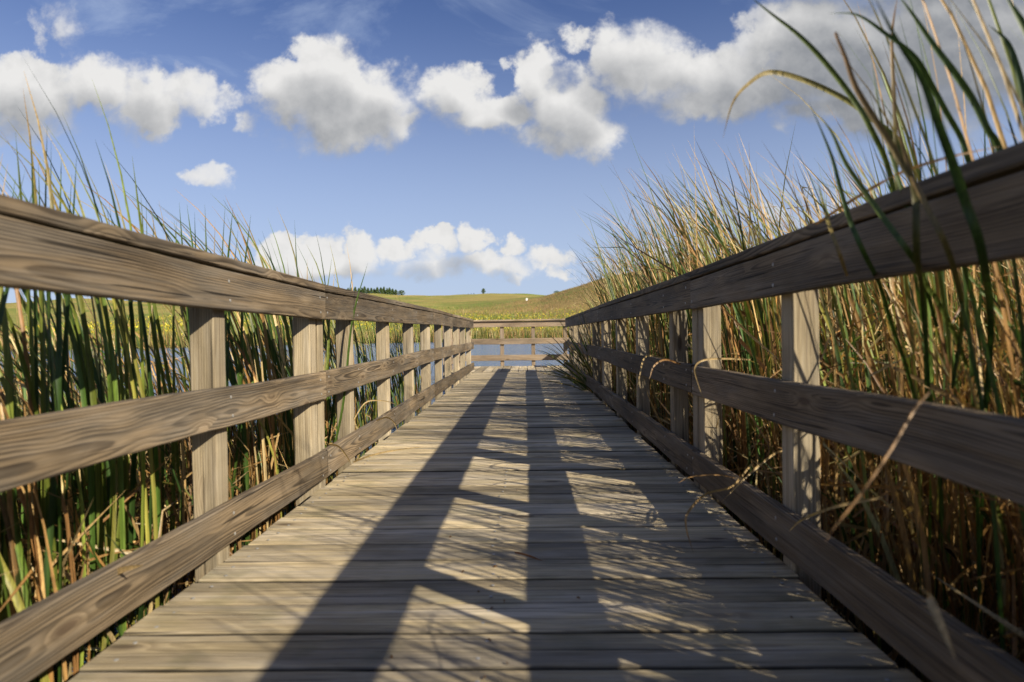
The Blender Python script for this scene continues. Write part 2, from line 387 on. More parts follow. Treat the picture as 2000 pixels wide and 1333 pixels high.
# ------------------------------------------------------------------ leaf blades
GREENS = np.array([(.10, .155, .024), (.062, .115, .020), (.165, .20, .034), (.038, .078, .016), (.24, .225, .045)])
TANS = np.array([(.52, .34, .14), (.38, .22, .08), (.60, .45, .22), (.24, .125, .045), (.46, .25, .08)])
FARTAN = TANS
def blades(base, H, az, th0, bend, width, col, tipcol, nseg=8, kink=None, crease=True, twist=None, pw=1.6, wind=None, face=None):
    """base (n,3); returns V,F,C arrays.  Each blade is a tapering folded ribbon."""
    n = len(base); T = np.linspace(0, 1, nseg+1)
    ds = H/nseg
    pos = base.copy(); rows = []; cols = []
    if kink is None: kt = np.full(n, 9.); ka = np.zeros(n)
    else: kt, ka = kink
    if twist is None: twist = rng.normal(0, .7, n)
    fa = rng.uniform(0, math.pi, n) if face is None else face  # facing of the ribbon
    azd = az.copy()
    for i, t in enumerate(T):
        if wind is None:
            th = th0+bend*t**pw+np.where(t > kt, ka, 0)
            d = np.stack([np.sin(th)*np.cos(azd), np.sin(th)*np.sin(azd), np.cos(th)], -1)
        else:
            b_ = wind[0]*t**2.6
            d = np.stack([np.sin(th0)*np.cos(azd)+b_*np.cos(wind[1]), np.sin(th0)*np.sin(azd)+b_*np.sin(wind[1]), np.cos(th0)-.18*b_], -1)
            kk = t > kt; kd_ = np.stack([np.cos(wind[2])*np.sin(ka), np.sin(wind[2])*np.sin(ka), np.cos(ka)], -1)
            d = np.where(kk[:, None], kd_, d); d /= np.linalg.norm(d, axis=1)[:, None]
        f = fa+twist*t
        ref = np.stack([np.cos(f), np.sin(f), np.zeros(n)], -1)
        sd = np.cross(d, ref); sd /= np.linalg.norm(sd, axis=1)[:, None]+1e-9
        nn = np.cross(sd, d)
        wd = width*(np.minimum(1, .75+t*1.2) * np.clip(1-((t-.35)/.65).clip(0)**2.2, .03, 1))*.5
        if crease: rows.append(np.stack([pos-sd*wd[:, None], pos+nn*(wd*.35)[:, None], pos+sd*wd[:, None]], 1))
        else: rows.append(np.stack([pos-sd*wd[:, None], pos+sd*wd[:, None]], 1))
        tm = np.clip((t-.62)/.38, 0, 1)**1.3
        cols.append(col*(1-tm)+tipcol*tm)
        pos = pos+d*ds[:, None]
    k = 3 if crease else 2
    V = np.stack(rows, 1).reshape(n, -1, 3)      # n, (nseg+1)*k
    C = np.repeat(np.stack(cols, 1)[:, :, None, :], k, 2).reshape(n, -1, 3)
    m = (nseg+1)*k
    q = []
    for i in range(nseg):
        for j in range(k-1): a = i*k+j; q.append((a, a+1, a+1+k, a+k))
    Fq = (np.array(q)[None]+(np.arange(n)*m)[:, None, None]).reshape(-1, 4)
    return V.reshape(-1, 3), Fq, C.reshape(-1, 3)
def merge(parts):
    off = 0; Vs, Fs, Cs = [], [], []
    for V, Fq, C in parts: Vs.append(V); Fs.append(Fq+off); Cs.append(C); off += len(V)
    return np.concatenate(Vs), np.concatenate(Fs), np.concatenate(Cs)
def leaf_obj(name, parts, parent=None):
    V, Fq, C = merge(parts)
    me = bpy.data.meshes.new(name); nv, nf = len(V), len(Fq)
    me.vertices.add(nv); me.vertices.foreach_set('co', V.ravel())
    me.loops.add(nf*4); me.loops.foreach_set('vertex_index', Fq.ravel().astype(np.int32))
    me.polygons.add(nf); me.polygons.foreach_set('loop_start', (np.arange(nf)*4).astype(np.int32))
    me.polygons.foreach_set('use_smooth', np.ones(nf, bool))
    me.update(calc_edges=True)
    add_attr(me, 'col', 'FLOAT_COLOR', np.concatenate([C, np.ones((nv, 1))], 1))
    return link(name, me, LEAF, parent)
def colors(n, pgreen, jit=.25):
    g = rng.random(n) < pgreen
    c = np.where(g[:, None], GREENS[rng.integers(0, len(GREENS), n)], TANS[rng.integers(0, len(TANS), n)])
    c = c*np.exp(rng.normal(0, jit, n))[:, None]
    tip = np.where((rng.random(n) < .55)[:, None], c, TANS[rng.integers(0, 3, n)]*.9)
    return np.clip(c, 0, .7), tip, g
def bed(px, py, pz, H, pgreen, wmean=.0125, leanx=.10, spread=.16, bend=.55, nseg=8, kinkp=.2, dark=1.0):
    """living bed: blades stand in loose plants, wind pushes tips to -x"""
    n = len(px); base = np.stack([px, py, pz], -1)
    az = rng.uniform(-math.pi, math.pi, n); th = np.abs(rng.normal(0, spread, n))
    vx = np.sin(th)*np.cos(az)-leanx*.5; vy = np.sin(th)*np.sin(az)
    az2 = np.arctan2(vy, vx); th2 = np.hypot(vx, vy)
    c, tip, g = colors(n, pgreen)
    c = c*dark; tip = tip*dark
    kt = np.where(rng.random(n) < np.where(g, kinkp*.4, kinkp*1.6), rng.uniform(.3, .85, n), 9); ka = rng.uniform(.5, 2.6, n)
    wa = math.pi+rng.normal(0, .55, n); wb = bend*np.exp(rng.normal(0, .55, n))
    w = wmean*np.exp(rng.normal(0, .25, n))
    return clear(blades(base, H, az2, th2, 0, w, c, tip, nseg, (kt, ka), wind=(wb, wa, rng.uniform(-math.pi, math.pi, n))), (nseg+1)*3)
def clear(part, k):
    """drop blades that would cross the walking space between the railings"""
    V, Fq, C = part; m = k; n = len(V)//m; W = V.reshape(n, m, 3)
    bad = ((W[..., 0] > XL-.05) & (W[..., 0] < XR+.045) & (W[..., 2] < 1.13) & (W[..., 1] < 13.2)).any(1) | ((np.abs(W[..., 0]+.1) < .55) & (W[..., 1] < 13.2)).any(1)
    keep = ~bad; q = len(Fq)//n; F0 = Fq.reshape(n, q, 4)[0]
    kk = int(keep.sum()); F2 = (F0[None]+(np.arange(kk)*m)[:, None, None]).reshape(-1, 4)
    return W[keep].reshape(-1, 3), F2, C.reshape(n, m, 3)[keep].reshape(-1, 3)
def plants(n, xr, yr, per=7, sig=.05, mask=None):
    k = n//per; cx = rng.uniform(*xr, k); cy = rng.uniform(*yr, k)
    if mask is not None: ok = mask(cx, cy); cx, cy = cx[ok], cy[ok]
    k = len(cx)
    return (np.repeat(cx, per)+rng.normal(0, sig, k*per), np.repeat(cy, per)+rng.normal(0, sig, k*per))
def litter(n, xr, yr, zr, pgreen=.08, L=(.25, .9), mask=None, flat=1.2, wmean=.010, fs=.28):
    x = rng.uniform(*xr, n); y = rng.uniform(*yr, n)
    if mask is not None: ok = mask(x, y); x, y = x[ok], y[ok]
    n = len(x); z = rng.uniform(*zr, n)
    c, tip, g = colors(n, pgreen)
    return clear(blades(np.stack([x, y, z], -1), rng.uniform(*L, n), rng.uniform(-math.pi, math.pi, n), np.clip(rng.normal(flat, fs, n), .1, 1.9),
                  rng.normal(0, .5, n), wmean*np.exp(rng.normal(0, .3, n)), c, tip, 5, (np.where(rng.random(n) < .35, .5, 9), rng.normal(0, 1.0, n))), 18)

# right bed ---------------------------------------------------
ZR = -.27
parts = []
def safe(V): return V
mR = lambda x, y: x > 1.0+.02
px, py = plants(4700, (1.06, 4.6), (2.6, 12.6), 7, .05, lambda x, y: x > 1.06+.07*(y-6).clip(0))
px = np.maximum(px, 1.04); parts.append(bed(px, py, np.full(len(px), ZR), rng.uniform(1.7, 2.55, len(px))*np.interp(py, [2.6, 4.5, 9, 12.6], [.76, .97, .95, .82]), .52, .014, leanx=.05, spread=.085, bend=.85))
px, py = plants(3000, (1.06, 4.6), (-3.4, 2.6), 7, .05); px = np.maximum(px, 1.0)
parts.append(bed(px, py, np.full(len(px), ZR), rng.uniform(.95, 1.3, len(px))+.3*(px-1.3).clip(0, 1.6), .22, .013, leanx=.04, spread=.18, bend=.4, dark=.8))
px, py = plants(300, (1.1, 3.0), (-2.8, 2.8), 5, .05); px = np.maximum(px, 1.0)
parts.append(bed(px, py, np.full(len(px), ZR), rng.uniform(1.35, 2.0, len(px)), .6, .0115, leanx=.06, spread=.07, bend=.5))
px, py = plants(420, (1.12, 2.5), (-.9, 1.45), 5, .05)
parts.append(bed(px, py, np.full(len(px), ZR), rng.uniform(1.4, 2.15, len(px)), .6, .010, leanx=.05, spread=.10, bend=.5))
px, py = plants(3600, (4.0, 10), (-1, 16), 7, .07); parts.append(bed(px, py, np.full(len(px), ZR), rng.uniform(1.6, 2.1, len(px)), .35, .016))
px, py = plants(14500, (1.08, 4.6), (-3, 12.6), 5, .08, lambda x, y: x > 1.08+.05*(y-7).clip(0)); px = np.maximum(px, 1.02)
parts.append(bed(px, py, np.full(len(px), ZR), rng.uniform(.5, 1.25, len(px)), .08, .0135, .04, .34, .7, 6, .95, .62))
parts.append(litter(10500, (1.08, 4.0), (-2.5, 13.4), (-.25, .8), .05, (.15, .5), flat=.75, fs=.45))
parts.append(litter(3000, (1.02, 4), (-2.5, 13.4), (-.27, .15), .1))
leafR = leaf_obj('reed_bed', parts); tag(leafR, 'dense bed of tan and green cattails crowding the right railing', 'reeds', None, 'stuff')

# left bed ----------------------------------------------------
ZL = -.40
parts = []
mL = lambda x, y: (x < -1.26) & (y < 4.9-.1*x) & (rng.random(len(x)) < np.where(y > 3.4, .7, 1)*np.where(x < -2.6, .75, 1))
px, py = plants(2600, (-4.3, -1.24), (-.6, 5.6), 7, .05, mL); px = np.minimum(px, -1.22)
cl = np.sin(px*3.1+1)*np.sin(py*2.3+.4)+.35*np.sin(py*5.1)
Hh = np.where((cl > .15) & (rng.random(len(px)) < .07), rng.uniform(1.75, 2.05, len(px)), rng.uniform(1.1, 1.62, len(px))); parts.append(bed(px, py, np.full(len(px), ZL), Hh, .62, .014, .05, .09, 1.05, kinkp=.12))
px, py = plants(420, (-9, -4), (2.5, 12), 7, .08, lambda x, y: y < 4.0-x*.8); parts.append(bed(px, py, np.full(len(px), ZL), rng.uniform(1.1, 1.6, len(px)), .75, .018, kinkp=.1))
px, py = plants(250, (-2.2, -1.26), (5.5, 8.6), 6, .05); parts.append(bed(px, py, np.full(len(px), ZL), rng.uniform(.9, 1.7, len(px)), .8, .012, kinkp=.2))
px, py = plants(4200, (-3.6, -1.27), (0, 5.4), 5, .08); px = np.minimum(px, -1.25)
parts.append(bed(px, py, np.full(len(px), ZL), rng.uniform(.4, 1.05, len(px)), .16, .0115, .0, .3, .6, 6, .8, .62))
parts.append(litter(1500, (-3.6, -1.3), (0, 5.4), (-.36, .05), .15, (.2, .7), lambda x, y: x < -1.3))
leafL = leaf_obj('reed_bed', parts); tag(leafL, 'bed of green cattails with dry leaves at the foot standing in water behind the left railing', 'reeds', None, 'stuff')

# far shore reeds -----------------------------------------------
n = 15000
x = rng.uniform(-75, 45, n); s = rng.uniform(-1.5, 4.5, n); y = shoreY(x)+s
c, tip, g = colors(n, .55, .2); c = np.where(g[:, None], c*1.3, c*1.05)
clump = .8+.35*np.sin(x*1.3)*np.sin(x*.37+s)
P1 = blades(np.stack([x, y, np.full(n, -.4)+.03*s.clip(0)], -1), rng.uniform(1.9, 2.8, n)*clump.clip(.6, 1.1), rng.uniform(-3.1, 3.1, n), np.abs(rng.normal(0, .12, n)), rng.uniform(.1, .7, n),
            rng.uniform(.03, .06, n), c, tip, 4, None, False)
o = leaf_obj('shore_reeds', [P1]); tag(o, 'band of pale and green reeds along the far shore of the pond', 'reeds', None, 'stuff')
# prairie grass with flowers
n = 42000
x = rng.uniform(-95, 95, n); s = rng.uniform(3, 170, n)**1.0; y = shoreY(x)+s; z = ground(x, y)
qf = np.sin(x*.055+y*.03)+np.sin(x*.023-y*.05+2)+.5*np.sin(x*.13+y*.02)
c = np.where((rng.random(n) < .5+.28*qf)[:, None], np.array((.18, .23, .045)), np.array((.34, .25, .09)))*np.exp(rng.normal(0, .25, n))[:, None]
X2 = x*260/np.maximum(y, 60)
br = np.interp(X2, [-30, 5, 40], [0, .75, 1])*np.exp(-((y-235)/85)**2)
c = np.where((rng.random(n) < br)[:, None], np.array((.32, .18, .09))*np.exp(rng.normal(0, .25, n))[:, None], c)
P2 = blades(np.stack([x, y, z-.05], -1), rng.uniform(.4, .95, n), rng.uniform(-3.1, 3.1, n), np.abs(rng.normal(0, .2, n)), rng.uniform(.1, .8, n),
            rng.uniform(.04, .10, n), c, c*1.1, 2, None, False)
o = leaf_obj('prairie_grass', [P2]); tag(o, 'tall green and rust prairie grass on the hillside', 'grass', None, 'stuff')
n = 46000
x = rng.uniform(-90, 75, n); s = rng.uniform(9, 110, n); y = shoreY(x)+s
den = .5+.5*np.sin(x*.11+1.3+s*.05)*np.sin(s*.16+x*.05)+.25*np.sin(x*.7+s*.3)
ok = rng.random(n) < np.clip(den, .05, 1)*np.interp(s, [5, 45, 70, 110], [1, .9, .35, .04])*np.interp(x*100/y, [-40, -10, 10, 30], [.8, 1, .8, .25]); x, y, s = x[ok], y[ok], s[ok]; n = len(x); z = ground(x, y)
ht = rng.uniform(.7, 1.15, n)
isy = rng.random(n) < .62
cy = np.where(isy[:, None], np.array((.66, .52, .04)), np.array((.22, .28, .05)))*np.exp(rng.normal(0, .18, n))[:, None]
base = np.stack([x, y, z+ht-.25], -1)
P3 = blades(base, rng.uniform(.22, .42, n), rng.uniform(-3.1, 3.1, n), rng.uniform(.1, .9, n), rng.uniform(0, .8, n), rng.uniform(.09, .22, n), cy, cy, 2, None, False)
cg = np.repeat(np.array([(.17, .22, .04)]), n, 0)
P4 = blades(np.stack([x, y, z-.05], -1), ht, rng.uniform(-3.1, 3.1, n), np.abs(rng.normal(0, .1, n)), rng.uniform(0, .3, n), rng.uniform(.08, .16, n), cg, cg, 2, None, False)
o = leaf_obj('goldenrod', [P3, P4]); tag(o, 'yellow flowering goldenrod patches above the far shore', 'flowers', None, 'stuff')

# ------------------------------------------------------------------ individually shaped leaves
def spline(P, k=10):
    P = [np.array(p, float) for p in P]; out = []
    Q = [2*P[0]-P[1]]+P+[2*P[-1]-P[-2]]
    for i in range(1, len(Q)-2):
        for j in range(k):
            t = j/k; a, b, c, d = Q[i-1], Q[i], Q[i+1], Q[i+2]
            out.append(.5*((2*b)+(-a+c)*t+(2*a-5*b+4*c-d)*t*t+(-a+3*b-3*c+d)*t**3))
    out.append(P[-1]); return np.array(out)
def ribbon(P, w, c0, c1=None, flat=.35, tip=.05, root=.8, tw=0.0):
    w = w*1.05; flat = flat*.45; P = spline(P); n = len(P); c0 = np.array(c0); c1 = c0 if c1 is None else np.array(c1)
    V = []; C = []
    for i in range(n):
        t = i/(n-1); d = P[min(i+1, n-1)]-P[max(i-1, 0)]; d /= np.linalg.norm(d)+1e-9
        ang = flat+tw*t
        ref = np.array((math.sin(ang), math.cos(ang), .15))
        sd = np.cross(d, ref); sd /= np.linalg.norm(sd)+1e-9; nn = np.cross(sd, d)
        ww = w*.5*max(tip, min(1, root+t*1.5)*(1-max(0, (t-.45)/.55)**2))
        V += [P[i]-sd*ww, P[i]+nn*ww*.4, P[i]+sd*ww]; cc = c0*(1-t)+c1*t; C += [cc]*3
    q = []
    for i in range(n-1):
        for j in (0, 1): a = i*3+j; q.append((a, a+1, a+4, a+3))
    return np.array(V), np.array(q), np.array(C)
G1, G2, G3 = (.07, .12, .02), (.035, .07, .015), (.13, .165, .03); T1, T2, T3 = (.45, .32, .15), (.34, .20, .085), (.25, .13, .05)
def A(*pts): return [at(a, b, d)[:] for a, b, d in pts]
tall = [
 ('cattail_leaf', 'broad dark green cattail leaf sweeping across the top rail up to the upper edge', [(1925, 800, 1.55), (1935, 640, 1.42), (1919, 500, 1.09), (1885, 394, 1.05), (1862, 322, 1.03), (1832, 240, 1.0), (1802, 157, .98), (1750, 75, .96), (1705, -12, .95)], .013, G2, G2, 1.3),
 ('cattail_leaf', 'brown-green leaf with a blunt hooked tip against the cloud, left of the broadest leaf', [(1813, 760, 1.6), (1803, 590, 1.48), (1791, 500, 1.22), (1787, 375, 1.2), (1765, 326, 1.2), (1746, 292, 1.2), (1694, 210, 1.2), (1669, 165, 1.2), (1650, 110, 1.2), (1632, 66, 1.2), (1640, 72, 1.2)], .0115, G2, T3, .7),
 ('cattail_leaf', 'long green leaf rising behind the rail and curving to the top edge', [(1990, 420, 1.28), (1952, 292, 1.27), (1930, 255, 1.26), (1900, 195, 1.26), (1862, 139, 1.25), (1825, 90, 1.25), (1784, 30, 1.25), (1750, -15, 1.25)], .012, G2, G1, .9),
 ('cattail_leaf', 'arching leaf turning tan with its tip hanging straight down in the sky', [(1800, 430, 1.6), (1760, 290, 1.6), (1694, 225, 1.6), (1637, 187, 1.58), (1562, 154, 1.56), (1502, 142, 1.55), (1461, 165, 1.55), (1431, 202, 1.55), (1412, 270, 1.55)], .012, G1, T1, 1.3),
 ('cattail_leaf', 'pale green leaf running diagonally off the top edge, leftmost of the tall blades', [(1760, 480, 1.5), (1738, 340, 1.45), (1700, 250, 1.4), (1664, 190, 1.4), (1611, 122, 1.38), (1562, 71, 1.36), (1510, 30, 1.35), (1460, -10, 1.35)], .011, G3, G2, .6),
 ('cattail_leaf', 'curved leaf nearly level at its brown tip below the grey cloud top', [(1930, 430, 1.4), (1892, 315, 1.35), (1877, 270, 1.35), (1847, 217, 1.33), (1821, 169, 1.32), (1787, 112, 1.3), (1731, 67, 1.3), (1675, 30, 1.3), (1619, 26, 1.3)], .010, G1, G2, 1.0),
 ('cattail_leaf', 'slim upright brown leaf standing nearly vertical against the grey cloud', [(1757, 470, 1.5), (1750, 311, 1.48), (1746, 187, 1.47), (1742, 75, 1.47), (1753, -10, 1.46)], .0085, G2, T3, .3),
 ('cattail_leaf', 'dark leaf with a bent tip at the right edge below the upper corner', [(2040, 420, 1.3), (2010, 260, 1.3), (2000, 187, 1.3), (1986, 131, 1.3), (1967, 82, 1.3), (1930, 49, 1.3)], .012, G2, G2, .8),
 ('cattail_leaf', 'dark green leaf cutting through the upper right corner', [(2070, 210, 1.1), (2030, 110, 1.1), (2000, 50, 1.1), (1960, -15, 1.1)], .014, G2, G1, .5),
 ('dry_reed', 'thin tan stem lying slantwise along the top of the shaded rail', [(1592, 439, 1.62), (1656, 397, 1.5), (1720, 358, 1.4), (1769, 334, 1.3), (1855, 307, 1.25), (1960, 285, 1.25)], .007, T3, T2, .2),
 ('cattail_leaf', 'dark leaf crossing the top rail to the left of the broadest one', [(1860, 760, 1.6), (1880, 610, 1.5), (1855, 500, 1.15), (1806, 397, 1.15), (1780, 340, 1.2), (1755, 250, 1.2), (1737, 150, 1.2)], .009, G2, T2, 1.1),
 ('cattail_leaf', 'green leaf crossing the rail diagonally with a narrow pale tip', [(1830, 640, 1.65), (1803, 540, 1.5), (1780, 500, 1.24), (1724, 424, 1.28), (1690, 375, 1.3), (1652, 319, 1.3), (1626, 262, 1.3), (1600, 225, 1.3)], .010, G2, G3, .9),
 ('cattail_leaf', 'green leaf rising in front of the rail where the deep shade begins', [(1790, 790, 1.75), (1765, 702, 1.7), (1741, 633, 1.65), (1717, 554, 1.55), (1690, 500, 1.4), (1660, 431, 1.4), (1641, 367, 1.4), (1626, 311, 1.4), (1607, 262, 1.4), (1580, 200, 1.4)], .010, G1, G2, .6),
 ('cattail_leaf', 'short yellow-brown leaf hooked over the upper rail left of the green ones', [(1655, 540, 1.55), (1641, 500, 1.46), (1619, 439, 1.5), (1607, 394, 1.55), (1596, 350, 1.58)], .008, T2, G3, .4),
 ('cattail_leaf', 'upright green leaf standing straight between the middle and top boards, right railing foreground', [(1812, 800, 1.75), (1810, 750, 1.72), (1807, 620, 1.7), (1803, 540, 1.66), (1800, 430, 1.6), (1795, 200, 1.55)], .011, G1, G2, 1.2),
 ('cattail_leaf', 'green leaf slanting down to the right below the top rail', [(1890, 720, 1.6), (1865, 654, 1.55), (1831, 588, 1.5), (1803, 540, 1.45), (1770, 400, 1.4), (1725, 250, 1.4), (1700, 100, 1.4)], .011, G3, G2, .2),
 ('dry_reed', 'long tan stem leaning inward across the middle rail', [(1817, 765, 1.02), (1787, 800, 1.0), (1740, 880, .97), (1680, 968, .95), (1632, 1028, .94), (1612, 1060, .93)], .004, T2, T3, .5),
 ('dry_leaf', 'short tan leaf hanging over the kerb board in the dark lower corner', [(1800, 1150, .96), (1815, 1170, .93), (1836, 1216, .9), (1868, 1292, .87)], .011, T1, T1, .9),
 ('dry_leaf', 'twisted tan leaf poking over the kerb board by the second post', [(1724, 972, 1.6), (1640, 988, 1.62), (1590, 1005, 1.66), (1560, 1020, 1.72), (1540, 1040, 1.74)], .008, T1, T1, .2),
 ('dry_leaf', 'tan leaf arching over the kerb board with its tip on the planks', [(1470, 905, 2.55), (1430, 950, 2.42), (1380, 965, 2.3), (1345, 1000, 2.22), (1340, 1030, 2.2), (1355, 1083, 2.22)], .009, T1, T2, .6),
 ('dry_leaf', 'straight tan stalk crossing the top of the kerb board beside the arched leaf', [(1530, 880, 2.5), (1508, 890, 2.45), (1460, 930, 2.38), (1408, 982, 2.3)], .009, T1, T1, .3),
 ('dry_leaf', 'thin curved grey leaf over the kerb board farther up the walk', [(1440, 935, 2.56), (1400, 928, 2.5), (1350, 932, 2.5), (1322, 945, 2.5)], .005, T2, T2, .3),
 ('dry_leaf', 'tan leaf bent over the middle rail beside its joint', [(1466, 703, 2.75), (1417, 701, 2.65), (1375, 704, 2.6), (1358, 718, 2.6), (1362, 745, 2.62), (1378, 790, 2.62)], .007, T1, T1, .5),
 ('dry_leaf', 'tan leaf draped over the middle rail left of the joint', [(1300, 700, 3.9), (1262, 697, 3.75), (1250, 732, 3.65), (1243, 770, 3.65)], .009, T1, T1, .5),
 ('dry_leaf', 'darker dry leaf looped over the middle rail between two posts', [(1330, 712, 3.2), (1300, 703, 3.1), (1278, 715, 3.05), (1268, 742, 3.02)], .009, T3, T2, .5),
 ('dry_reed', 'long bent tan stalk leaning behind the middle rail between posts', [(1315, 640, 4.2), (1360, 690, 3.8), (1410, 735, 3.3), (1480, 790, 2.9)], .010, T1, T1, .3),
 ('dry_reed', 'tan stalk crossing in front of the reeds under the top rail', [(1410, 600, 3.3), (1460, 650, 3.0), (1530, 710, 2.7)], .010, T2, T1, .3),
 ('dry_leaf', 'dry blade lying on the planks and reaching out from the left kerb', [(690, 903, 3.42), (725, 890, 3.38), (760, 882, 3.40), (800, 876, 3.47), (836, 872.5, 3.52)], .009, T1, T1, 1.6),
 ('dry_leaf', 'thin tan leaf arching between posts behind the left kerb board', [(691, 820, 4.0), (714, 787, 4.05), (743, 783, 4.1), (770, 789, 4.2), (788, 805, 4.3)], .007, T1, T1, .4),
 ('dry_leaf', 'tan leaf spilling over the left kerb board onto the deck', [(735, 822, 4.15), (755, 816, 4.1), (770, 826, 4.05), (778, 848, 4.02)], .009, T1, T1, .4),
 ('dry_leaf', 'curled dry leaf caught on the left kerb board near its joint', [(640, 868, 3.35), (660, 872, 3.28), (676, 890, 3.24), (688, 912, 3.2)], .010, T1, T1, .4),
 ('dry_leaf', 'tan leaf stub lying on the left kerb board in the foreground', [(208, 1128, 1.62), (240, 1113, 1.6), (280, 1104, 1.58)], .014, T1, T1, .4),
]
for nm, lab, pts, w, c0, c1, fl in tall:
    thing_parts = [ribbon(A(*pts), w, c0, c1, fl)]
    tag(leaf_obj(nm, thing_parts), lab, 'dry reed' if nm == 'dry_reed' else 'leaf')

# leaning plants = a fan of blades from one foot
def plant(label, foot, tips, Yt, w=.011, pg=.85, sagk=.25):
    parts = []; f = np.array(foot)
    for (tx, ty) in tips:
        T_ = np.array(at(tx, ty, Yt+random.uniform(-.25, .25))); f2 = f+np.array((random.gauss(0, .03), random.gauss(0, .05), 0))
        m1 = f2*.62+T_*.38+np.array((random.gauss(.02, .02), 0, random.uniform(.05, .14)*sagk*4)); m2 = f2*.27+T_*.73+np.array((0, 0, random.uniform(.05, .12)*sagk*4))
        c = random.choice([G1, G2, G3]) if random.random() < pg else random.choice([T1, T2]); e = random.choice([c, c, T1])
        parts.append(ribbon([f2, m1, m2, T_], w*random.uniform(.8, 1.35), c, e, random.uniform(-.9, .9)))
    return tag(leaf_obj('cattail_plant', parts), label, 'cattail')
tips = [(random.uniform(1040, 1125), random.uniform(640, 745)) for _ in range(30)]+[(random.uniform(1085, 1150), random.uniform(600, 690)) for _ in range(16)]
plant('dark green cattail plant flopped between the rails near the far end of the right railing', (1.06, 8.9, -.25), tips, 8.3, .010)
plant('green cattail plant leaning left, alone above the rail joint of the left railing', (-1.35, 3.9, -.4), [(575, 430), (560, 500), (655, 520), (690, 530), (648, 505), (610, 520), (718, 515), (600, 505), (540, 520), (630, 540)], 4.0, .011)
plant('tall green cattail plant with one leaf tip far above its neighbours beside the left railing', (-1.5, 2.55, -.4), [(258, 305), (275, 380), (285, 385), (213, 395), (300, 420), (345, 430)], 2.6, .011)
plant('cluster of arched green leaves left of the tallest leaf, behind the left railing', (-1.55, 2.0, -.4), [(92, 245), (60, 262), (100, 275), (30, 258), (140, 340), (120, 300), (75, 320), (150, 300)], 2.2, .012, 1)
plant('arched green and yellow leaves curving left above the left railing', (-1.55, 3.1, -.4), [(290, 390), (310, 392), (350, 395), (365, 400), (400, 400), (440, 395), (455, 405), (380, 415), (420, 430), (490, 420), (340, 430), (465, 450)], 3.1, .012)
plant('yellow-green leaves at the very left edge above the left railing', (-1.6, 1.6, -.4), [(-20, 280), (5, 300), (15, 320), (50, 330), (-10, 340), (30, 350), (70, 350)], 1.85, .012)
plant('long-leafed cattail reaching alone far to the left over the right railing', (1.25, 6.9, -.27), [(1148, 415), (1195, 440), (1160, 455), (1210, 470), (1180, 500)], 7.0, .013, 1)

def arch_plant(label, foot, n, H, w, wb, pg=.85, sp=.06, wa=.35):
    b = np.repeat(np.array([foot]), n, 0)+np.stack([rng.normal(0, sp, n), rng.normal(0, sp*1.6, n), np.zeros(n)], -1)
    b[:, 0] = np.minimum(b[:, 0], -1.24) if foot[0] < 0 else np.maximum(b[:, 0], 1.04)
    c, tip, g = colors(n, pg, .2); az = rng.uniform(-math.pi, math.pi, n)
    V, Fq, C = blades(b, rng.uniform(H[0], H[1], n), az, np.abs(rng.normal(0, .07, n)), 0, w*rng.uniform(.75, 1.25, n), c, tip, 12, (np.full(n, 9.), np.zeros(n)),
        twist=rng.normal(0, .35, n), wind=(wb*rng.uniform(.45, 1.5, n), math.pi+rng.normal(0, wa, n), az), face=rng.normal(math.pi/2, .55, n))
    return tag(leaf_obj('cattail_plant', [clear((V, Fq, C), 39)]), label, 'cattail')
arch_plant('broad-leafed cattail arching left above the left railing nearest the frame edge', (-1.5, 1.72, -.4), 20, (1.8, 2.12), .016, .8)
arch_plant('dense cattail fan bending left where the left railing passes the first post', (-1.42, 2.08, -.4), 26, (1.75, 2.15), .016, .9, 1)
arch_plant('low arched cattail between the first cattail fan and the lone tall leaf', (-1.6, 2.42, -.4), 9, (1.7, 2.05), .016, .9)
arch_plant('cattail with leaves swept left over the rail just before the first joint', (-1.5, 3.25, -.4), 20, (1.75, 2.2), .018, 1.1)
arch_plant('fullest cattail tuft swept left behind the left rail joint', (-1.45, 3.62, -.4), 24, (1.75, 2.2), .017, 1.1)
arch_plant('upright cattail with yellowing tips past the left rail joint', (-1.5, 4.05, -.4), 18, (1.7, 2.15), .017, .8)
arch_plant('sparse cattail with short upright leaves in front of the low clouds, left side', (-1.42, 4.7, -.4), 10, (1.6, 2.05), .015, .5)
arch_plant('last cattail showing above the left railing before open water', (-1.4, 5.3, -.4), 8, (1.5, 1.95), .014, .4)
arch_plant('loose cattail with long leaves entering the picture from the right edge', (1.12, 1.36, -.27), 13, (1.75, 2.4), .0105, .6, .7, .05, .4)
arch_plant('cattail with green and tan leaves rising over the darkest part of the right rail', (1.14, 1.8, -.27), 14, (1.7, 2.25), .011, .7, .7, .05, .4)
arch_plant('tall cattail clump swept left behind the first shaded post on the right', (1.3, 2.5, -.27), 14, (1.6, 1.9), .014, .9, .7)
arch_plant('large cattail clump arching left above the right rail joint', (1.3, 3.4, -.27), 24, (1.8, 2.15), .015, .9, .8)
arch_plant('cattail clump standing tall mid way along the right railing', (1.35, 4.4, -.27), 26, (2.0, 2.4), .016, .9, .8)
arch_plant('leaning cattail clump whose tips spread left beyond the right rail', (1.25, 5.6, -.27), 24, (2.1, 2.5), .016, 1.1, .85)
arch_plant('cattail clump at the low end of the right reed bed, against the hill', (1.3, 7.6, -.27), 24, (2.0, 2.4), .017, 1.0, .85)
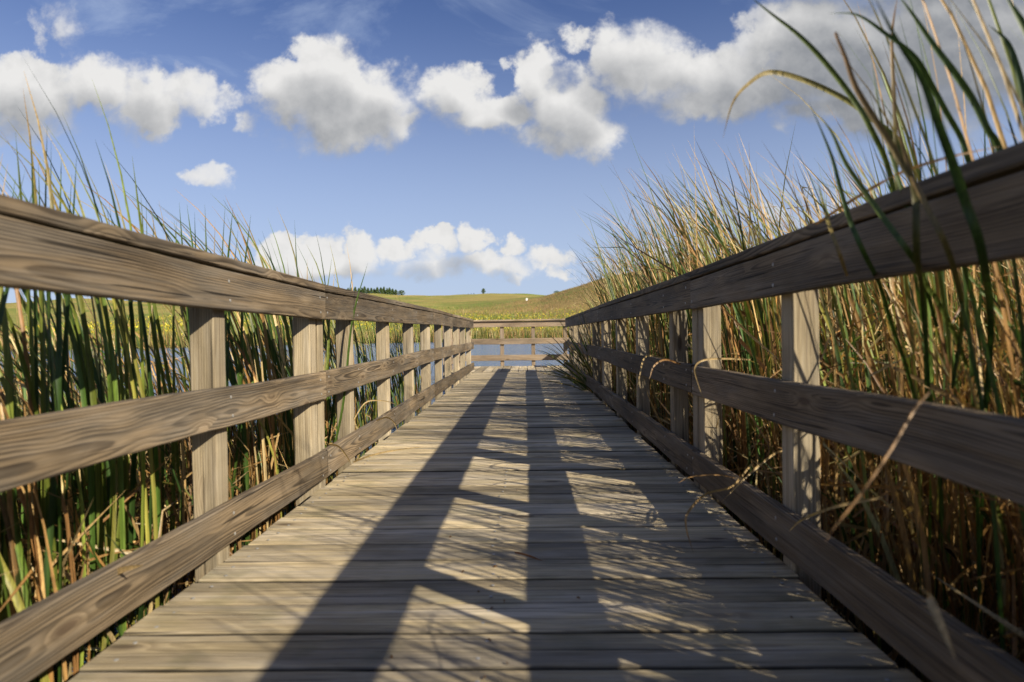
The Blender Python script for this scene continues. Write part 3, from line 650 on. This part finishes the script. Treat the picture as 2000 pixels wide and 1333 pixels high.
# leaf scraps on the planks
for k, (sx, sy) in enumerate([(935, 1160), (880, 1052), (985, 1178), (962, 1192), (978, 1130), (968, 1110), (955, 1254), (990, 1300), (765, 1288), (946, 1328), (1130, 1172), (905, 1120), (1545, 1210), (1010, 960)]):
    r = ray(sx, sy); t = -CAMZ/r.z; p = Vector((0, 0, CAMZ))+r*t
    a = random.uniform(0, 6.28); L_ = random.uniform(.004, .010); d = np.array((math.cos(a), math.sin(a), 0))*L_; c = np.array((p.x, p.y, .0035))
    tag(leaf_obj('leaf_scrap', [ribbon([c-d, c+np.array((0, 0, .004)), c+d+np.array((0, 0, .001))], .0055, (.14, .07, .03), (.2, .11, .045), 1.5+a)]), 'small brown leaf scrap lying on the deck planks', 'leaf scrap', 'leaf scraps scattered on the planks')
r0 = at(1008, 1082, 1); 
def on_deck(a, b, z=.004):
    r = ray(a, b); t = (z-CAMZ)/r.z; return np.array((Vector((0, 0, CAMZ))+r*t)[:])
tag(leaf_obj('dry_twig', [ribbon([on_deck(1005, 1079), on_deck(1030, 1085, .01), on_deck(1062, 1097)], .007, (.2, .07, .02), (.28, .11, .03), 1.5)]), 'reddish brown twig lying across a plank in the middle shadow', 'twig')

# ------------------------------------------------------------------ trees on the skyline
def treemats():
    m, n, out = material('foliage'); pos = n.node('ShaderNodeNewGeometry').outputs['Position']
    c = n.mix(n.noise(pos, 1.2, 3), (.022, .045, .014), (.075, .11, .03)); bsdf(n, out, c, .8, spec=.2)
    m2, n2, o2 = material('bark'); bsdf(n2, o2, (.09, .065, .045), .9)
    return m, m2
FOL, BARK = treemats()
def tree(name, label, pos, h, w, conical, group=None, cat='tree', n=620):
    root = empty(name, pos); tag(root, label, cat, group)
    V = []; Fq = []
    k = 7
    for i, (z, r) in enumerate(((-.6, .05*h), (h*.45, .03*h), (h*.9, .008*h))):
        for j in range(k): a = j*2*math.pi/k; V.append((r*math.cos(a), r*math.sin(a), z))
    for l in range(2):
        for j in range(k): Fq.append((l*k+j, l*k+(j+1) % k, (l+1)*k+(j+1) % k, (l+1)*k+j))
    for q in range(6):
        a = q*1.1; z = h*(.2+.1*q); b = len(V); e = (w*.35*math.cos(a), w*.35*math.sin(a), z+.12*h)
        V += [(0, 0, z), (.02*h, 0, z), (0, 0, z+.03*h), e]; Fq += [(b, b+1, b+3), (b+1, b+2, b+3), (b+2, b, b+3)]
    link('trunk', mesh_np('trunk', V, Fq), BARK, root)
    V = []; Fq = []
    lob = [(random.uniform(0, 6.28), random.uniform(.15, .9), random.uniform(.5, 1.15)) for _ in range(9)]
    for i in range(n):
        t = random.random()**.8
        if conical: rr = w*.5*(1-t)**.75*(.75+.25*math.sin(t*38+random.random()))
        else: rr = w*.5*math.sqrt(max(0, 1-(2*t-1)**2))
        a = random.uniform(0, 6.28)
        for la, lt, lr in lob:
            if abs((a-la+3.14) % 6.28-3.14) < .6 and abs(t-lt) < .15: rr *= lr
        rr *= random.random()**.35; z = h*(.08+.92*t)
        c = Vector((rr*math.cos(a), rr*math.sin(a), z)); s_ = h*random.uniform(.035, .075)
        u = Vector([random.gauss(0, 1) for _ in range(3)]).normalized(); v = u.orthogonal().normalized(); b = len(V)
        for (p, q) in ((1, 0), (0, .7), (-1, 0), (0, -.7)): V.append((c+u*p*s_+v*q*s_)[:])
        Fq.append((b, b+1, b+2, b+3))
    link('crown', mesh_np('crown', V, Fq), FOL, root)
    return root
def crest(px, Y):
    r = ray(px, 570); x = r.x/r.y*Y; return Vector((x, Y, float(ground(x, Y))))
TREES = [(680, 13), (687, 14), (694, 15), (701, 12.5), (707, 13), (712, 14), (719, 12.4), (725, 11.5), (731, 12), (737, 14), (744, 12.5), (750, 14.5), (756, 12), (761, 13), (767, 12.5), (773, 11)]
for px_, hp in TREES:
    p = crest(px_, 455+random.uniform(-6, 6)); tree('conifer_tree', 'dark conifer in the evergreen row on the left skyline', p, hp*.45, 6.5, True, 'conifers in a row on the skyline')
tree('leafy_tree', 'broad rounded tree closing the right end of the conifer row', crest(784, 452), 4.3, 5.6, False)
tree('leafy_tree', 'lone round tree on the crest of the central hill', crest(944, 450), 3.9, 3.4, False)
tree('leafy_tree', 'wide dark tree rising behind the saddle near the rust brown hill', crest(1087, 452), 3.6, 5.0, False)
for px_, nm in ((914.5, 'leftmost of the three tiny shrubs beside the lone round tree'), (920, 'middle one of three tiny shrubs on the central crest'), (925.5, 'tiny shrub nearest the lone round tree on the crest')):
    tree('shrub', nm, crest(px_, 450), 1.35, 1.1, False, 'tiny shrubs on the crest', 'shrub', 120)
# white sign on the slope
p = hit(1029, 590) or Vector((1, 260, 12))
sg = empty('sign', p); tag(sg, 'small white sign board standing on the grassy slope', 'sign')
mw, nw, ow = material('white_paint'); bsdf(nw, ow, (.8, .8, .78), .5)
def box(name, c, s, mat, parent):
    V = [(c[0]+a*s[0]/2, c[1]+b*s[1]/2, c[2]+d*s[2]/2) for a in (-1, 1) for b in (-1, 1) for d in (-1, 1)]
    return link(name, mesh_np(name, V, [(0, 1, 3, 2), (4, 6, 7, 5), (0, 4, 5, 1), (2, 3, 7, 6), (0, 2, 6, 4), (1, 5, 7, 3)]), mat, parent)
box('board', (0, -.05, 1.0), (.75, .04, .95), mw, sg); box('post', (0, 0, .4), (.09, .06, 1.6), BARK, sg)

# ------------------------------------------------------------------ light
SUN = Vector((1.335, -1.10, 1.0)).normalized()
sl = bpy.data.lights.new('sun', 'SUN'); sl.energy = 5.0; sl.angle = R(.53); sl.color = (1, .90, .72)
so = bpy.data.objects.new('sun', sl); COL.objects.link(so); so.rotation_euler = SUN.to_track_quat('Z', 'Y').to_euler()
el = math.asin(SUN.z); rot = math.atan2(SUN.x, SUN.y)

world = bpy.data.worlds.new('World'); scn.world = world; world.use_nodes = True
world.node_tree.nodes.clear(); n = N(world.node_tree)
out = n.node('ShaderNodeOutputWorld'); bg = n.node('ShaderNodeBackground')
sky = n.node('ShaderNodeTexSky', sky_type='NISHITA'); sky.sun_disc = False; sky.sun_elevation = el; sky.sun_rotation = rot
sky.altitude = 300; sky.air_density = 1.0; sky.dust_density = .6; sky.ozone_density = 2.2
CGREY, CWHITE, CHAZE = (3.3, 3.5, 3.85), (10.4, 10.3, 10.15), (6.6, 7.9, 10.2)
# clouds live on the sky: described in direction space around +Y
CL = bpy.data.node_groups.new('cloud_field', 'ShaderNodeTree')
CL.interface.new_socket('P', in_out='INPUT', socket_type='NodeSocketVector')
CL.interface.new_socket('D', in_out='OUTPUT', socket_type='NodeSocketFloat')
g_ = N(CL); gi = g_.node('NodeGroupInput'); go = g_.node('NodeGroupOutput')
BL = [ # px, py, rx, ry
 (50, 190, 150, 92, 1), (190, 165, 135, 70, 1), (290, 195, 100, 92, 1), (310, 235, 66, 52, 1), (45, 250, 130, 50, .7),
 (385, 165, 60, 58, .6), (430, 205, 75, 36, .5), (485, 250, 34, 30, .5), (130, 50, 40, 90, .25), (88, 90, 30, 50, .3),
 (650, 145, 105, 82, 1), (575, 195, 100, 80, 1), (745, 195, 100, 88, 1), (545, 165, 72, 45, .8), (690, 245, 165, 72, 1), (790, 235, 66, 56, .9), (660, 195, 130, 90, 1),
 (890, 180, 80, 68, 1), (1050, 155, 64, 62, 1), (985, 225, 130, 62, 1), (1115, 215, 105, 95, 1), (1150, 262, 100, 60, .9), (1090, 275, 110, 45, .8), (1205, 248, 50, 28, .7),
 (1240, 115, 118, 92, 1), (1122, 92, 46, 34, .6), (1330, 150, 110, 80, 1), (1450, 165, 180, 95, 1), (1640, 110, 260, 160, 1), (1880, 90, 300, 200, 1), (1400, 205, 170, 50, .9), (1720, 215, 290, 65, 1), (1440, 40, 50, 30, .3),
 (1900, -120, 500, 160, 1), (2350, 100, 400, 260, 1), (-250, 180, 220, 120, 1),
 (555, 495, 60, 48, 1), (620, 505, 60, 42, 1), (700, 492, 50, 40, 1), (775, 490, 55, 34, 1), (850, 482, 55, 34, 1), (925, 472, 48, 38, 1), (1000, 490, 36, 28, .9), (650, 525, 160, 30, .8), (890, 522, 170, 30, .7), (980, 535, 120, 22, .45),
 (1080, 508, 60, 32, .9), (1098, 535, 38, 16, .7), (400, 350, 62, 22, .42), (440, 343, 26, 16, .42), (1500, 420, 200, 60, .28), (1340, 500, 120, 40, .28)]
def uv(px, py):
    d = ray(px, py); return d.x/d.y, d.z/d.y
acc = None
for (px_, py_, rx, ry, wgt) in BL:
    u_, v_ = uv(px_, py_); iu, iv = F/rx, F/ry
    q = g_.v('MULTIPLY_ADD', gi.outputs[0], (iu, iv, 0), (-u_*iu, -v_*iv, 0))
    d = g_.v('LENGTH', q)
    d = g_.m('MULTIPLY_ADD', g_.m('MULTIPLY', d, d), -wgt, wgt)
    acc = d if acc is None else g_.m('SMOOTH_MAX', acc, d, .18)
CL.links.new(acc, go.inputs[0])
tc = n.node('ShaderNodeTexCoord'); D = n.v('NORMALIZE', tc.outputs['Generated']); dx = n.xyz(D)
yy_ = n.m('MAXIMUM', dx[1], .12)
U = n.m('DIVIDE', dx[0], yy_); Vv = n.m('DIVIDE', dx[2], yy_); P0 = n.comb(U, Vv, 0)
w1 = n.noise(P0, 8, 2, .5, 0, True); w2 = n.noise(P0, 22, 6, .6, 0, True)
WO = n.v('MULTIPLY_ADD', n.v('SUBTRACT', w1, (.5, .5, .5)), (.10, .07, 0), n.v('MULTIPLY', n.v('SUBTRACT', w2, (.5, .5, .5)), (.075, .07, 0)))
WS = n.v('MULTIPLY', n.v('SUBTRACT', w1, (.5, .5, .5)), (.08, .05, 0))
def blobs(P, W=None):
    gn = n.node('ShaderNodeGroup'); gn.node_tree = CL; n.put(gn.inputs[0], n.v('ADD', n.v('ADD', P, (.003, -.004, 0)), W or WO)); return gn.outputs[0]
f1 = n.noise(P0, 17, 8, .58, .1); f1b = n.noise(n.v('ADD', P0, (.012, .018, 0)), 17, 4, .55, .1)
fl = n.noise(P0, 7, 3, .5)
b0 = blobs(P0); deep = blobs(n.v('ADD', P0, (.018, .052, 0)), WS)
d0 = n.m('ADD', b0, n.m('MULTIPLY', n.m('SUBTRACT', f1, .53), 1.45))
fr = n.ramp(dx[1], .05, .2)
alpha = n.m('MULTIPLY', n.ramp(b0, -.3, .6, .22, 1.0), n.ramp(d0, .02, n.m('ADD', n.mixf(n.ramp(fl, .38, .66), .32, .95), n.m('MULTIPLY', n.ramp(deep, .1, 1.0), .45))), fr)
alpha = n.m('MAXIMUM', alpha, n.m('MULTIPLY', n.ramp(b0, .42, .85), fr))
veil = n.m('MULTIPLY', n.ramp(n.noise(n.v('MULTIPLY', P0, (1, 2.4, 1)), 2.6, 8, .62, .6), .43, .85), .6)
relief = n.m('MULTIPLY', n.m('SUBTRACT', f1, f1b), .65)
L_ = n.m('SUBTRACT', 1.0, n.m('MULTIPLY', n.ramp(deep, -.1, 1.15, 0, 1, True), .72))
L_ = n.m('ADD', L_, relief)
L_ = n.m('SUBTRACT', L_, n.m('MULTIPLY', n.m('SUBTRACT', 1, n.ramp(d0, 0, .8)), .10))
thick = n.m('MULTIPLY', n.ramp(n.m('ADD', U, n.m('MULTIPLY', Vv, .25)), .22, .62), n.ramp(deep, -.6, .8))
L_ = n.m('SUBTRACT', L_, n.m('MULTIPLY', thick, .30))
CC = n.mix(n.ramp(L_, .0, 1.0, 0, 1, False), CGREY, CWHITE)
skyc = n.v('MULTIPLY', sky.outputs[0], (.90, .97, 1.33))
hz = n.m('MULTIPLY', n.ramp(dx[2], .50, .0), .80)
skyc = n.mix(n.m('MAXIMUM', veil, hz), skyc, CHAZE)
fin = n.mix(alpha, skyc, CC)
n.put(bg.inputs[0], fin); bg.inputs[1].default_value = .052
n.nt.links.new(bg.outputs[0], out.inputs[0])
world.cycles.sampling_method = 'MANUAL'; world.cycles.sample_map_resolution = 512

scn.view_settings.view_transform = 'Standard'; scn.view_settings.look = 'None'; scn.view_settings.gamma = 1
scn.view_settings.exposure = 0.62
scn.render.resolution_x = 1024; scn.render.resolution_y = 682
